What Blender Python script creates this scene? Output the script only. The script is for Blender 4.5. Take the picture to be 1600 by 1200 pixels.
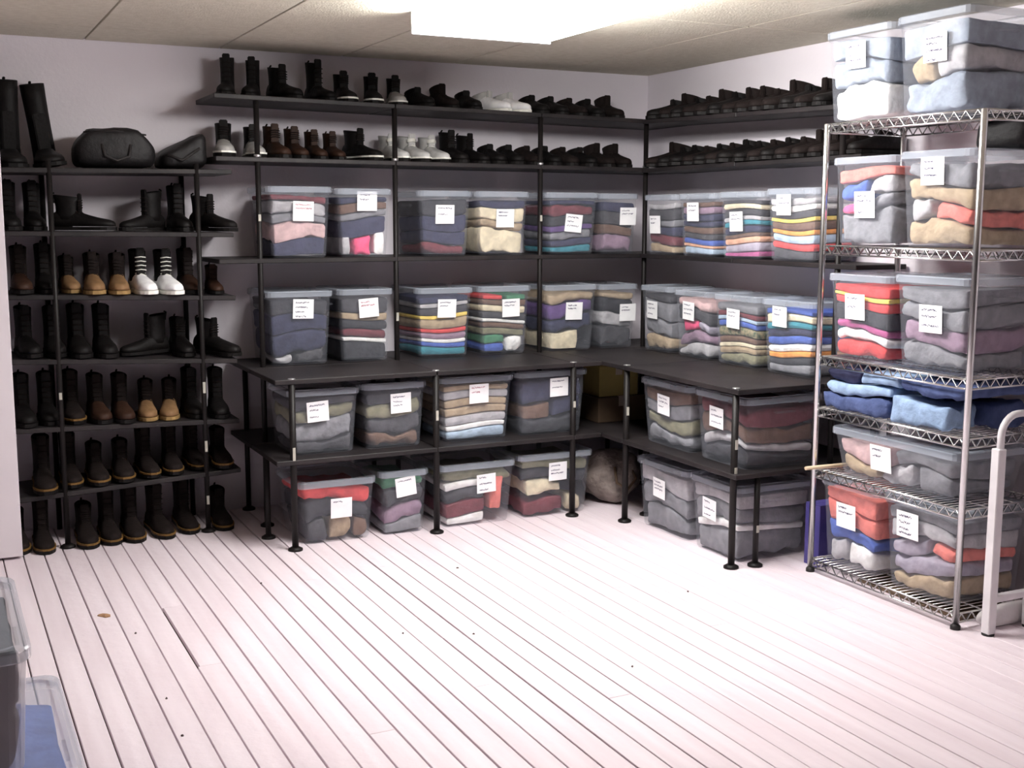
import bpy, bmesh, math, random
from mathutils import Vector, Matrix, noise
R = random.Random(7)
for o in list(bpy.data.objects): bpy.data.objects.remove(o)
scene = bpy.context.scene
COL = scene.collection
PI = math.pi

# ------------------------------------------------------------------ camera
F_PX, PITCH, ROLL, YAW = 1852.0, -0.1403, 0.0024, -0.4601
cam_d = bpy.data.cameras.new('camera')
cam_d.sensor_width = 36.0
cam_d.lens = F_PX / 1600.0 * 36.0
cam_d.clip_start = 0.05
cam = bpy.data.objects.new('camera', cam_d); COL.objects.link(cam)
fw = Vector((-math.sin(YAW) * math.cos(PITCH), math.cos(YAW) * math.cos(PITCH), math.sin(PITCH)))
rt = Vector((math.cos(YAW), math.sin(YAW), 0)); up = rt.cross(fw)
r2 = rt * math.cos(ROLL) + up * math.sin(ROLL); u2 = up * math.cos(ROLL) - rt * math.sin(ROLL)
cam.matrix_world = Matrix(((r2.x, u2.x, -fw.x, -3.687), (r2.y, u2.y, -fw.y, -5.741), (r2.z, u2.z, -fw.z, 1.438), (0, 0, 0, 1)))
scene.camera = cam

# ------------------------------------------------------------------ world, exposure
w = bpy.data.worlds.new('world'); scene.world = w; w.use_nodes = True
w.node_tree.nodes['Background'].inputs[0].default_value = (0.5, 0.5, 0.55, 1)
w.node_tree.nodes['Background'].inputs[1].default_value = 0.02
vs = scene.view_settings
vs.view_transform = 'Standard'; vs.look = 'None'; vs.gamma = 1.0; vs.use_curve_mapping = False
vs.exposure = 0.9
LIGHT = 18.0           # emission of the fluorescent lens

# ------------------------------------------------------------------ materials
def nodes(name):
    m = bpy.data.materials.new(name); m.use_nodes = True
    nt = m.node_tree; b = nt.nodes['Principled BSDF']
    return m, nt, b
def setc(b, c, rough=0.6, metal=0.0, spec=0.5):
    b.inputs['Base Color'].default_value = (*c, 1); b.inputs['Roughness'].default_value = rough
    b.inputs['Metallic'].default_value = metal; b.inputs['Specular IOR Level'].default_value = spec
def tex_noise(nt, scale, detail=3, vec=None):
    tc = nt.nodes.new('ShaderNodeTexCoord'); n = nt.nodes.new('ShaderNodeTexNoise')
    n.inputs['Scale'].default_value = scale; n.inputs['Detail'].default_value = detail
    if vec:
        mp = nt.nodes.new('ShaderNodeMapping'); mp.inputs['Scale'].default_value = vec
        nt.links.new(tc.outputs['Object'], mp.inputs[0]); nt.links.new(mp.outputs[0], n.inputs['Vector'])
    else: nt.links.new(tc.outputs['Object'], n.inputs['Vector'])
    return n
def ramp(nt, src, a, b_, p0=0.35, p1=0.65):
    r = nt.nodes.new('ShaderNodeValToRGB')
    r.color_ramp.elements[0].position = p0; r.color_ramp.elements[1].position = p1
    r.color_ramp.elements[0].color = (*a, 1); r.color_ramp.elements[1].color = (*b_, 1)
    nt.links.new(src, r.inputs[0]); return r
def mottled(name, a, b_, scale=4, rough=0.7, bump=0.0, bscale=40, vec=None, metal=0, spec=0.4, p0=0.35, p1=0.65):
    m, nt, b = nodes(name); setc(b, a, rough, metal, spec)
    n = tex_noise(nt, scale, 4, vec); r = ramp(nt, n.outputs[0], a, b_, p0, p1)
    nt.links.new(r.outputs[0], b.inputs['Base Color'])
    if bump:
        n2 = tex_noise(nt, bscale, 3); bm_ = nt.nodes.new('ShaderNodeBump'); bm_.inputs['Strength'].default_value = bump
        bm_.inputs['Distance'].default_value = 0.01
        nt.links.new(n2.outputs[0], bm_.inputs['Height']); nt.links.new(bm_.outputs[0], b.inputs['Normal'])
    return m
def plain(name, c, rough=0.6, metal=0, spec=0.4):
    return mottled(name, c, tuple(min(1, x * 1.12) for x in c), 12, rough, 0, 40, None, metal, spec)
def plastic(name, c, alpha, rough=0.25):
    m, nt, b = nodes(name); setc(b, c, rough, 0, 0.5); b.inputs['Alpha'].default_value = alpha
    n = tex_noise(nt, 6, 2); r = ramp(nt, n.outputs[0], tuple(x * 0.92 for x in c), c); nt.links.new(r.outputs[0], b.inputs['Base Color'])
    return m
M = {}
M['board'] = mottled('white_painted_boards', (0.78, 0.67, 0.72), (0.88, 0.78, 0.83), 2.2, 0.45, 0.25, 25, (6, 0.5, 6))
M['subfloor'] = plain('dark_gap', (0.10, 0.06, 0.06), 0.9)
M['wall'] = mottled('painted_wall', (0.72, 0.67, 0.72), (0.78, 0.73, 0.78), 1.3, 0.8, 0.1, 60)
M['tile'] = mottled('ceiling_tile', (0.68, 0.64, 0.52), (0.75, 0.71, 0.59), 30, 0.9, 0.3, 120)
M['grid'] = plain('ceiling_grid', (0.50, 0.47, 0.38), 0.6)
M['farwall'] = mottled('darker_wall', (0.26, 0.24, 0.26), (0.34, 0.31, 0.33), 1.3, 0.8)  # unseen walls, darkened to cut bounce light into the shelves
M['door'] = mottled('white_door_paint', (0.74, 0.68, 0.72), (0.80, 0.74, 0.78), 1.5, 0.5)
M['blackwood'] = mottled('black_woodgrain', (0.010, 0.008, 0.009), (0.022, 0.017, 0.018), 5, 0.55, 0.1, 60, (1, 1, 1))
M['tube'] = plain('black_tube', (0.009, 0.007, 0.007), 0.5, 0, 0.25)
M['silver'] = plain('silver_ring', (0.6, 0.6, 0.6), 0.3, 0.9)
M['sticker'] = plain('paper_sticker', (0.42, 0.40, 0.35), 0.7)
M['chrome'] = plain('chrome_wire', (0.62, 0.62, 0.62), 0.22, 1.0)
M['tub'] = plastic('clear_plastic', (0.48, 0.50, 0.57), 0.14, 0.2)
M['lid'] = plastic('lid_plastic', (0.62, 0.68, 0.78), 0.36, 0.25)
M['cloudy'] = plastic('cloudy_plastic', (0.72, 0.68, 0.76), 0.38, 0.3)
M['paper'] = plain('white_paper', (0.88, 0.88, 0.90), 0.8)
M['ink'] = plain('dark_ink', (0.10, 0.09, 0.16), 0.8)
M['redink'] = plain('red_ink', (0.45, 0.16, 0.22), 0.8)
M['whitemetal'] = plain('white_enamel', (0.72, 0.69, 0.71), 0.35)
M['rubber'] = plain('black_rubber', (0.02, 0.018, 0.018), 0.6)
M['bag'] = mottled('black_nylon', (0.004, 0.003, 0.0035), (0.007, 0.005, 0.006), 20, 0.6, 0.3, 40)
M['strap'] = plain('black_webbing', (0.015, 0.012, 0.012), 0.7)
M['wood'] = mottled('pale_wood', (0.60, 0.46, 0.30), (0.70, 0.56, 0.40), 6, 0.6, 0, 40, (1, 12, 12))
M['card_yellow'] = mottled('yellow_card', (0.30, 0.24, 0.08), (0.36, 0.28, 0.10), 8, 0.7)
M['card_brown'] = mottled('brown_card', (0.10, 0.065, 0.04), (0.13, 0.08, 0.05), 8, 0.7)
M['card_purple'] = mottled('purple_print', (0.06, 0.05, 0.22), (0.10, 0.08, 0.30), 9, 0.5)
M['tape'] = plain('tape', (0.5, 0.42, 0.36), 0.4)
M['fur'] = mottled('grey_fur', (0.16, 0.13, 0.12), (0.34, 0.29, 0.26), 14, 0.95, 0.8, 60)
M['whitebag'] = mottled('white_bag', (0.72, 0.70, 0.70), (0.82, 0.78, 0.78), 8, 0.5, 0.4, 18)
M['leaf'] = mottled('dry_leaf', (0.30, 0.16, 0.09), (0.42, 0.24, 0.13), 60, 0.8)
M['crumb'] = plain('dark_crumb', (0.10, 0.07, 0.07), 0.8)
m, nt, b = nodes('lamp_lens'); setc(b, (0.9, 0.9, 0.9), 0.5)
b.inputs['Emission Color'].default_value = (1.0, 0.985, 0.965, 1); b.inputs['Emission Strength'].default_value = LIGHT
M['lens'] = m
m, nt, b = nodes('lamp_side_lens'); setc(b, (0.9, 0.9, 0.9), 0.5)      # side emission boosted above the lens, added to brighten ceiling and upper walls
b.inputs['Emission Color'].default_value = (1.0, 0.985, 0.965, 1); b.inputs['Emission Strength'].default_value = LIGHT * 3.3
M['sidelens'] = m
CN = {  # garment colours
 'slate': (0.27, 0.31, 0.38), 'navy': (0.028, 0.03, 0.07), 'dark grey': (0.05, 0.048, 0.055), 'black': (0.014, 0.013, 0.016), 'charcoal': (0.03, 0.03, 0.036),
 'white': (0.80, 0.78, 0.76), 'cream': (0.66, 0.58, 0.42), 'tan': (0.38, 0.29, 0.19), 'brown': (0.14, 0.08, 0.055), 'maroon': (0.15, 0.03, 0.04),
 'red': (0.60, 0.06, 0.06), 'hot pink': (0.75, 0.08, 0.20), 'pale pink': (0.58, 0.40, 0.40), 'orange': (0.75, 0.30, 0.07), 'yellow': (0.78, 0.55, 0.12),
 'pale blue': (0.36, 0.46, 0.58), 'blue': (0.06, 0.11, 0.40), 'teal': (0.03, 0.20, 0.26), 'green': (0.06, 0.20, 0.11), 'olive': (0.20, 0.19, 0.12),
 'grey': (0.20, 0.20, 0.22), 'light grey': (0.40, 0.39, 0.41), 'mauve': (0.27, 0.18, 0.25), 'purple': (0.10, 0.05, 0.18), 'lavender': (0.34, 0.31, 0.38),
 'peach': (0.66, 0.36, 0.24), 'magenta': (0.38, 0.08, 0.22), 'denim blue': (0.055, 0.075, 0.17), 'faded denim': (0.24, 0.33, 0.48), 'coral': (0.66, 0.18, 0.15), 'patterned tan': (0.40, 0.33, 0.20)}
FM = {}
def fabric(c):
    if c not in FM:
        a = CN[c]; b2 = tuple(min(1, x * 1.35 + 0.01) for x in a)
        if c == 'patterned tan': b2 = (0.08, 0.12, 0.07)
        FM[c] = mottled('fabric_' + c.replace(' ', '_'), a, b2, 22 if c != 'patterned tan' else 60, 0.92, 0.45, 45, None, 0, 0.2)
    return FM[c]

# ------------------------------------------------------------------ object helpers
def link(name, me, mat, parent=None, loc=(0, 0, 0), rot=(0, 0, 0)):
    o = bpy.data.objects.new(name, me); COL.objects.link(o)
    if mat is not None and len(me.materials) == 0: me.materials.append(mat)
    o.location = loc; o.rotation_euler = rot
    if parent: o.parent = parent
    return o
def empty(name, loc=(0, 0, 0), rz=0.0):
    o = bpy.data.objects.new(name, None); COL.objects.link(o); o.empty_display_size = 0.05
    o.location = loc; o.rotation_euler = (0, 0, rz); return o
def tag(o, label, cat, group=None, kind=None):
    o['label'] = label; o['category'] = cat
    if group: o['group'] = group
    if kind: o['kind'] = kind
    return o
def mesh(name, V, Fc, smooth=False):
    me = bpy.data.meshes.new(name); me.from_pydata([tuple(v) for v in V], [], Fc); me.update()
    if smooth: me.polygons.foreach_set('use_smooth', [True] * len(me.polygons))
    return me
def box_me(name, sx, sy, sz, bev=0.0, c=(0, 0, 0), seg=1):
    bm = bmesh.new(); bmesh.ops.create_cube(bm, size=1)
    for v in bm.verts: v.co = Vector((v.co.x * sx + c[0], v.co.y * sy + c[1], v.co.z * sz + c[2]))
    if bev: bmesh.ops.bevel(bm, geom=list(bm.edges), offset=bev, segments=seg, affect='EDGES', profile=0.5)
    me = bpy.data.meshes.new(name); bm.to_mesh(me); bm.free(); return me
def bx(name, lo, hi, mat, parent=None, bev=0.0):
    s = [hi[i] - lo[i] for i in range(3)]; c = [(hi[i] + lo[i]) / 2 for i in range(3)]
    return link(name, box_me(name, *s, bev), mat, parent, c)
def tube_geo(path, rads, n=8, cap=True):
    V = []; Fc = []; P = [Vector(p) for p in path]
    if not hasattr(rads, '__len__'): rads = [rads] * len(P)
    ref = None
    for i, p in enumerate(P):
        t = (P[min(i + 1, len(P) - 1)] - P[max(i - 1, 0)]).normalized()
        if ref is None: ref = Vector((1, 0, 0)) if abs(t.x) < 0.9 else Vector((0, 1, 0))
        a = (ref - t * ref.dot(t)).normalized(); ref = a; b_ = t.cross(a)
        for k in range(n):
            an = 2 * PI * k / n; V.append(p + (a * math.cos(an) + b_ * math.sin(an)) * rads[i])
    for i in range(len(P) - 1):
        for k in range(n):
            k2 = (k + 1) % n; Fc.append((i * n + k, i * n + k2, (i + 1) * n + k2, (i + 1) * n + k))
    if cap: Fc.append(tuple(range(n))[::-1]); Fc.append(tuple((len(P) - 1) * n + k for k in range(n)))
    return V, Fc
class MB:
    def __init__(s): s.V = []; s.F = []
    def add(s, g):
        o = len(s.V); s.V += list(g[0]); s.F += [tuple(i + o for i in f) for f in g[1]]; return s
    def tube(s, path, r, n=8): return s.add(tube_geo(path, r, n))
    def box(s, lo, hi):
        V = [Vector((x, y, z)) for z in (lo[2], hi[2]) for y in (lo[1], hi[1]) for x in (lo[0], hi[0])]
        return s.add((V, [(0, 2, 3, 1), (4, 5, 7, 6), (0, 1, 5, 4), (2, 6, 7, 3), (0, 4, 6, 2), (1, 3, 7, 5)]))
    def me(s, name, smooth=False): return mesh(name, s.V, s.F, smooth)
def tube(name, path, r, mat, parent=None, n=10):
    V, Fc = tube_geo(path, r, n); me = mesh(name, V, Fc, False)
    for p in me.polygons: p.use_smooth = len(p.vertices) == 4
    return link(name, me, mat, parent)
def rrect(w_, d_, r, n=4):
    pts = []
    for cx, cy, a0 in ((w_/2-r, d_/2-r, 0), (-w_/2+r, d_/2-r, PI/2), (-w_/2+r, -d_/2+r, PI), (w_/2-r, -d_/2+r, 1.5*PI)):
        for k in range(n + 1):
            a = a0 + PI / 2 * k / n; pts.append((cx + r * math.cos(a), cy + r * math.sin(a)))
    return pts
def rings(name, RR, cap0=True, cap1=True, smooth=True, auto=35):
    V = []; Fc = []; n = len(RR[0][0])
    for pts, z in RR:
        for p in pts: V.append((p[0], p[1], z if not callable(z) else z(p)))
    for i in range(len(RR) - 1):
        for k in range(n):
            k2 = (k + 1) % n; Fc.append((i*n+k, i*n+k2, (i+1)*n+k2, (i+1)*n+k))
    if cap0: Fc.append(tuple(range(n))[::-1])
    if cap1: Fc.append(tuple((len(RR)-1)*n + k for k in range(n)))
    me = mesh(name, V, Fc)
    return me

# ------------------------------------------------------------------ setting
H = 2.2154
XL, YF = -5.2, -8.0
t_ = 0.12
def struct(o, label, cat): return tag(o, label, cat, None, 'structure')
floor = bx('floor', (XL, YF, -0.06), (0, 0, -0.016), M['subfloor']); struct(floor, 'white painted wooden plank floor', 'floor')
struct(bx('wall_back', (XL - t_, 0, -0.06), (t_, t_, H + 0.1), M['wall']), 'grey white back wall behind the shoe rack and bin shelves', 'wall')
struct(bx('wall_right', (0, YF - t_, -0.06), (t_, 0, H + 0.1), M['wall']), 'grey white right wall behind the wire rack', 'wall')
struct(bx('wall_left', (XL - t_, YF - t_, -0.06), (XL, 0, H + 0.1), M['farwall']), 'dark grey left wall out of view', 'wall')
struct(bx('wall_front', (XL, YF - t_, -0.06), (0, YF, H + 0.1), M['farwall']), 'dark grey wall behind the viewer', 'wall')
# floor boards, one by one
bw = 0.0815
x = -3.295 - bw * 20
idx = 0
while x < -0.002:
    x1 = min(x + bw * R.uniform(0.985, 1.015), 0.0)
    if x > XL:
        gap = R.choice((0.004, 0.005, 0.006, 0.007)) if x < -1.9 else R.choice((0.002, 0.003, 0.004))
        cuts = [YF, 0]
        if R.random() < 0.8: cuts.insert(1, R.uniform(-5.5, -1.0))
        split = x < -2.93 < x1
        if split: cuts = [YF, -2.02, -1.38, 0]
        for a, b_ in zip(cuts[:-1], cuts[1:]):
            dz = R.uniform(-0.001, 0.001)
            bx('floor_board', (x + gap / 2 + (0.006 if split and a == -2.02 else 0), a + 0.001, -0.0165), (x1 - gap / 2, b_ - 0.001, 0.0 + min(dz, 0)), M['board'], None, 0.0012).parent = floor
    x = x1
floor_loc = floor.location.copy()
for ch in floor.children: ch.location = ch.location - floor_loc
# ceiling
ceil = bx('ceiling', (XL, YF, H + 0.012), (0, 0, H + 0.1), M['grid']); struct(ceil, 'suspended ceiling of beige rectangular tiles', 'ceiling')
cl = ceil.location.copy()
xs = [-0.58 - 0.6 * k for k in range(-1, 8)]; xs = [0.0] + [v for v in xs if XL < v < -0.05] + [XL]
ys = [0.0] + [-0.40 - 1.25 * k for k in range(7)] + [YF]
for i in range(len(xs) - 1):
    for j in range(len(ys) - 1):
        o = bx('ceiling_tile', (xs[i+1] + 0.004, ys[j+1] + 0.004, H), (xs[i] - 0.004, ys[j] - 0.004, H + 0.0125), M['tile'], None, 0.002)
        o.parent = ceil; o.location = o.location - cl
# open door leaf at the left
door = empty('door_1', (-3.78, -0.45, 0)); struct(door, 'white door leaf standing open in front of the shoe rack', 'door')
bx('door_leaf', (-0.40, -0.02, 0.012), (0.40, 0.02, 2.03), M['door'], door, 0.002)
lv = MB(); lv.tube([(0.32, -0.021, 0.99), (0.32, -0.06, 0.99)], 0.012, 10); lv.tube([(0.33, -0.055, 0.99), (0.24, -0.055, 0.985)], 0.009, 10)
link('handle', lv.me('handle', True), M['silver'], door)
bx('latch_plate', (0.3995, -0.012, 0.92), (0.4015, 0.012, 1.06), M['silver'], door)

# ------------------------------------------------------------------ fluorescent ceiling fixture
lamp = empty('ceiling_light', (-1.65, -1.96, H)); tag(lamp, 'long white fluorescent box light glowing on the ceiling', 'ceiling light')
bx('housing', (-0.20, -0.60, -0.018), (0.20, 0.60, 0.0), M['whitemetal'], lamp, 0.003)
ln = rings('lens', [([(p[0], p[1]) for p in rrect(0.594, 1.19, 0.012)], -0.003), (rrect(0.594, 1.19, 0.012), -0.055), (rrect(0.54, 1.19, 0.012), -0.082)], True, True)
link('lens', ln, M['lens'], lamp); ln.materials.append(M['sidelens'])
for p in ln.polygons:
    if abs(p.normal.z) < 0.3: p.material_index = 1
for s in (-1, 1): bx('end_cap', (-0.302, 0.596 * s - 0.006, -0.085), (0.302, 0.596 * s + 0.006, 0.0), M['whitemetal'], lamp, 0.002)

# ------------------------------------------------------------------ shelving
def board(parent, x0, x1, y0, y1, zl, zr=None, th=0.021, axis='x', name='shelf_board'):
    zr = zl if zr is None else zr
    V = []
    for dz in (-th, 0):
        for (px, py) in ((x0, y0), (x1, y0), (x1, y1), (x0, y1)):
            t = (px - x0) / (x1 - x0) if axis == 'x' else (py - y0) / (y1 - y0)
            V.append((px, py, zl + (zr - zl) * t + dz))
    Fc = [(3, 2, 1, 0), (4, 5, 6, 7), (0, 1, 5, 4), (1, 2, 6, 5), (2, 3, 7, 6), (3, 0, 4, 7)]
    me = mesh(name, V, Fc)
    bm = bmesh.new(); bm.from_mesh(me); bmesh.ops.bevel(bm, geom=list(bm.edges), offset=0.0025, segments=1, affect='EDGES'); bm.to_mesh(me); bm.free()
    return link(name, me, M['blackwood'], parent)
def post(parent, x, y, z0, z1, r=0.0125, foot=True, stick=(), rings_=()):
    p = tube('post', [(x, y, z0), (x, y, z1)], r, M['tube'], parent, 12)
    if foot:
        f = tube('foot', [(x, y, 0), (x, y, 0.008), (x, y, 0.016)], [0.032, 0.032, 0.018], M['tube'], p, 14)
    for z, h in stick: bx('sticker', (x - 0.006, y - r - 0.0015, z - h / 2), (x + 0.006, y - r + 0.004, z + h / 2), M['sticker'], p)
    for z in rings_: tube('collar', [(x, y, z), (x, y, z + 0.012)], r + 0.004, M['silver'], p, 12)
    return p
S1, S2, S3, ZD, ZL = 1.945, 1.693, 1.246, 0.75, 0.40
# back wall unit
ua = empty('shelving_unit', (0, 0, 0)); tag(ua, 'black board shelving with tube posts along the back wall, holding bins and shoes', 'shelving')
PX = [-2.311, -1.654, -0.877, -0.252]
bays = [(-2.50, -1.656), (-1.652, -0.879), (-0.875, -0.003)]
def s1z(xx): return 1.972 + (1.938 - 1.972) * (xx + 2.5) / 2.5
def s2z(xx): return 1.700 + (1.692 - 1.700) * (xx + 2.5) / 2.5
for a, b_ in bays:
    board(ua, a, b_, -0.40, -0.015, s1z(a), s1z(b_)); board(ua, a, b_, -0.40, -0.015, s2z(a), s2z(b_)); board(ua, a, b_, -0.40, -0.015, S3)
for a, b_ in ((-2.385, -1.656), (-1.652, -0.879), (-0.875, -0.003)):
    board(ua, a, b_, -0.42, -0.015, ZD)
    board(ua, a, b_, -0.42, -0.015, ZL)
for a, b_ in ((-2.385, -1.646), (-1.642, -0.936), (-0.932, -0.785)):
    board(ua, a, b_, -0.862, -0.424, ZD); board(ua, a, b_, -0.862, -0.424, ZL)
for i, xx in enumerate(PX):
    post(ua, xx, -0.385, 0, s1z(xx) - 0.019, stick=[(1.43, 0.03)] if i in (0, 2) else ([(0.96, 0.04)] if i == 1 else []), rings_=[s2z(xx)])
    post(ua, xx, -0.035, 0, ZD - 0.0185)
for i, xx in enumerate((-2.3085, -1.644, -0.934)):
    post(ua, xx, -0.845, 0, ZD - 0.0185, 0.0145, stick=[((0.42, 0.07), (0.547, 0.045), (0.55, 0.03))[i]])
    tube('leg_cap', [(xx, -0.845, ZD), (xx, -0.845, ZD + 0.003)], 0.016, M['silver'], ua, 12)
post(ua, -2.362, -0.60, 0, ZL - 0.0185, 0.0125)
# right wall unit
ub = empty('shelving_unit', (0, 0, 0)); tag(ub, 'black board shelving with tube posts along the right wall beside the wire rack', 'shelving')
yB0, yB1 = -0.404, -2.03
def b1z(yy): return 1.938 + (1.893 - 1.938) * (yy + 0.4) / (-1.63)
for (a, b_) in ((-1.20, yB0), (yB1, -1.204)):
    board(ub, -0.29, -0.015, a, b_, b1z(a), b1z(b_), axis='y'); board(ub, -0.29, -0.015, a, b_, 1.692, 1.688, axis='y'); board(ub, -0.29, -0.015, a, b_, S3, axis='y')
for z in (ZD, ZL):
    board(ub, -0.335, -0.015, -1.20, -0.424, z, axis='y'); board(ub, -0.335, -0.015, -1.925, -1.204, z, axis='y')
    board(ub, -0.781, -0.339, -1.048, -0.424, z, axis='y'); board(ub, -0.781, -0.339, -1.925, -1.052, z, axis='y')
post(ub, -0.27, -1.90, 0, b1z(-1.9) - 0.019); post(ub, -0.035, -1.90, 0, ZD - 0.0185)
post(ub, -0.762, -1.05, 0, ZD - 0.0185, 0.0145, stick=[(0.535, 0.04)]); post(ub, -0.762, -1.885, 0, ZD - 0.0185, 0.0145, stick=[(0.52, 0.04), (0.40, 0.05)])
post(ub, -0.655, -1.905, 0, ZL - 0.0185, 0.0125, stick=[(0.16, 0.03)]); post(ub, -0.60, -0.985, 0, ZL - 0.0185)
for yy in (-1.05, -1.885): tube('leg_cap', [(-0.762, yy, ZD), (-0.762, yy, ZD + 0.003)], 0.016, M['silver'], ub, 12)
# shoe rack
us = empty('shoe_rack', (0, 0, 0)); tag(us, 'black shoe rack of six boards on tube posts at the left of the back wall', 'shoe rack')
SR = [(1.636, 1.642), (1.372, 1.366), (1.104, 1.085), (0.828, 0.800), (0.535, 0.520), (0.247, 0.278)]
def srz(k, xx): a, b_ = SR[k]; return a + (b_ - a) * (xx + 3.2) / 0.62
for k in range(6): board(us, -3.44, -2.425, -0.374, -0.012, srz(k, -3.44), srz(k, -2.425))
for xx, st in ((-3.19, [(0.67, 0.03)]), (-2.58, [(0.67, 0.05), (0.40, 0.05), (0.15, 0.04)])):
    post(us, xx, -0.366, 0, 1.665, 0.0115, stick=st); post(us, xx, -0.024, 0, 1.665, 0.0115, foot=False)

# ------------------------------------------------------------------ chrome wire rack
ur = empty('wire_rack', (0, 0, 0)); tag(ur, 'chrome wire shelving rack loaded with bins and jeans in front of the right wall', 'shelving')
RX0, RX1, RY0, RY1 = -0.497, -0.10, -2.832, -2.064
RZ = [1.800, 1.330, 0.890, 0.684, 0.432, 0.058]
for xx in (RX0, RX1):
    for yy in (RY0, RY1):
        p = tube('post', [(xx, yy, 0.02), (xx, yy, 1.795), (xx, yy, 1.799)], [0.0125, 0.0125, 0.009], M['chrome'], ur, 12)
        tube('foot', [(xx, yy, 0), (xx, yy, 0.012), (xx, yy, 0.022)], [0.018, 0.018, 0.010], M['rubber'], p, 12)
for z in RZ:
    e = MB(); zt, zb, r = z - 0.004, z - 0.036, 0.0038
    for zz in (zt, zb):
        for p0, p1 in (((RX0, RY0), (RX0, RY1)), ((RX1, RY0), (RX1, RY1)), ((RX0, RY0), (RX1, RY0)), ((RX0, RY1), (RX1, RY1))):
            e.tube([(p0[0], p0[1], zz), (p1[0], p1[1], zz)], r, 6)
    fr = link('shelf_frame', e.me('shelf_frame', True), M['chrome'], ur)
    zg = MB(); n = 15
    for xx in (RX0, RX1):
        pts = [(xx, RY0 + (RY1 - RY0) * k / (2 * n), zt if k % 2 else zb) for k in range(2 * n + 1)]
        zg.tube(pts, 0.0036, 6)
    for yy in (RY0, RY1):
        pts = [(RX0 + (RX1 - RX0) * k / 16, yy, zt if k % 2 else zb) for k in range(17)]
        zg.tube(pts, 0.0036, 6)
    link('zigzag_wire', zg.me('zigzag_wire', True), M['chrome'], fr)
    dk = MB()
    for k in range(1, 28):
        yy = RY0 + (RY1 - RY0) * k / 28; dk.tube([(RX0, yy, z - 0.002), (RX1, yy, z - 0.002)], 0.0018, 5)
    for xx in (RX0 + 0.13, RX0 + 0.27): dk.tube([(xx, RY0, z - 0.006), (xx, RY1, z - 0.006)], 0.0028, 5)
    link('deck_wires', dk.me('deck_wires', True), M['chrome'], fr)

# ------------------------------------------------------------------ garments
def axis_pts(h, r, n):
    a = [-h, -h + 0.29 * r, -h + r]; b_ = [h - r, h - 0.29 * r, h]
    return a + [(-h + r) + (2 * h - 2 * r) * k / n for k in range(1, n)] + b_
def garment_me(seed, w_, d_, h_, crumple=0.0, layers=2, wave=None, gx=0.0, z0=0.0, taper=None):
    """soft cloth filling w x d x h: rounded block with creases; wave bends every layer of one stack the same way"""
    r = min(h_ * 0.42, 0.022 if crumple else 0.013, w_ * 0.3)
    H3 = Vector((w_ / 2, d_ / 2, h_ / 2)); A = [axis_pts(w_ / 2, r, 9), axis_pts(d_ / 2, r, 5), axis_pts(h_ / 2, r, 3 if h_ > 0.05 else 1)]
    V = []; Fc = []; idx = {}
    off = Vector((seed * 3.17, seed * 1.3, seed * 0.77))
    N3 = [len(a) for a in A]
    def vid(i, j, k):
        if (i, j, k) in idx: return idx[(i, j, k)]
        q = Vector((A[0][i], A[1][j], A[2][k])); c = Vector([max(-(H3[t] - r), min(H3[t] - r, q[t])) for t in range(3)])
        d = q - c; p = c + d.normalized() * r if d.length > 1e-6 else q
        nz = noise.noise_vector(p * (13 if not crumple else 19) + off)
        rg = abs(noise.noise(Vector((p.x * 26, p.y * 26, p.z * (60 if not crumple else 26))) + off * 1.7))
        kk = min(0.0035, h_ * 0.08) if not crumple else crumple * min(h_, 0.07)
        dn = d.normalized() if d.length > 1e-6 else Vector((0, 0, 0))
        p -= dn * ((0.006 if crumple else 0.003) * rg * (1 if h_ > 0.02 else 0.4))
        if not crumple and abs(d.z) < r * 0.8: p -= Vector((dn.x, dn.y, 0)) * (0.0025 * (0.5 + 0.5 * math.cos(2 * PI * layers * (p.z / h_ + 0.5))))
        p += Vector((nz.x * kk * 0.6, nz.y * kk * 0.5, nz.z * kk))
        for t in range(3): p[t] = max(-H3[t], min(H3[t], p[t]))
        if wave:
            hz = z0 + p.z + h_ / 2
            p.z += wave[0] * min(1.0, hz / 0.06) * min(1.0, max(0.0, (wave[2] - hz) / 0.09)) * math.sin(wave[1] + (p.x + gx) * 13 + hz * 9 + p.y * 4)
        if taper:
            hz = z0 + p.z + h_ / 2; fx, fy = taper(hz); p.x = (p.x + gx) * fx - gx; p.y *= fy
        idx[(i, j, k)] = len(V); V.append(p); return idx[(i, j, k)]
    for a, b_, c in ((0, 1, 2), (1, 2, 0), (2, 0, 1)):
        for end in (0, N3[c] - 1):
            for i in range(N3[a] - 1):
                for j in range(N3[b_] - 1):
                    t = []
                    for di, dj in ((0, 0), (1, 0), (1, 1), (0, 1)):
                        m_ = [0, 0, 0]; m_[a] = i + di; m_[b_] = j + dj; m_[c] = end; t.append(vid(*m_))
                    Fc.append(tuple(t) if end else tuple(t[::-1]))
    return mesh('garment', V, Fc, True)
ORD = ['lowest', 'second from bottom', 'third from bottom', 'fourth from bottom', 'fifth from bottom', 'sixth from bottom', 'seventh from bottom', 'eighth from bottom', 'ninth from bottom', 'tenth from bottom', 'eleventh from bottom', 'twelfth from bottom']

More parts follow.
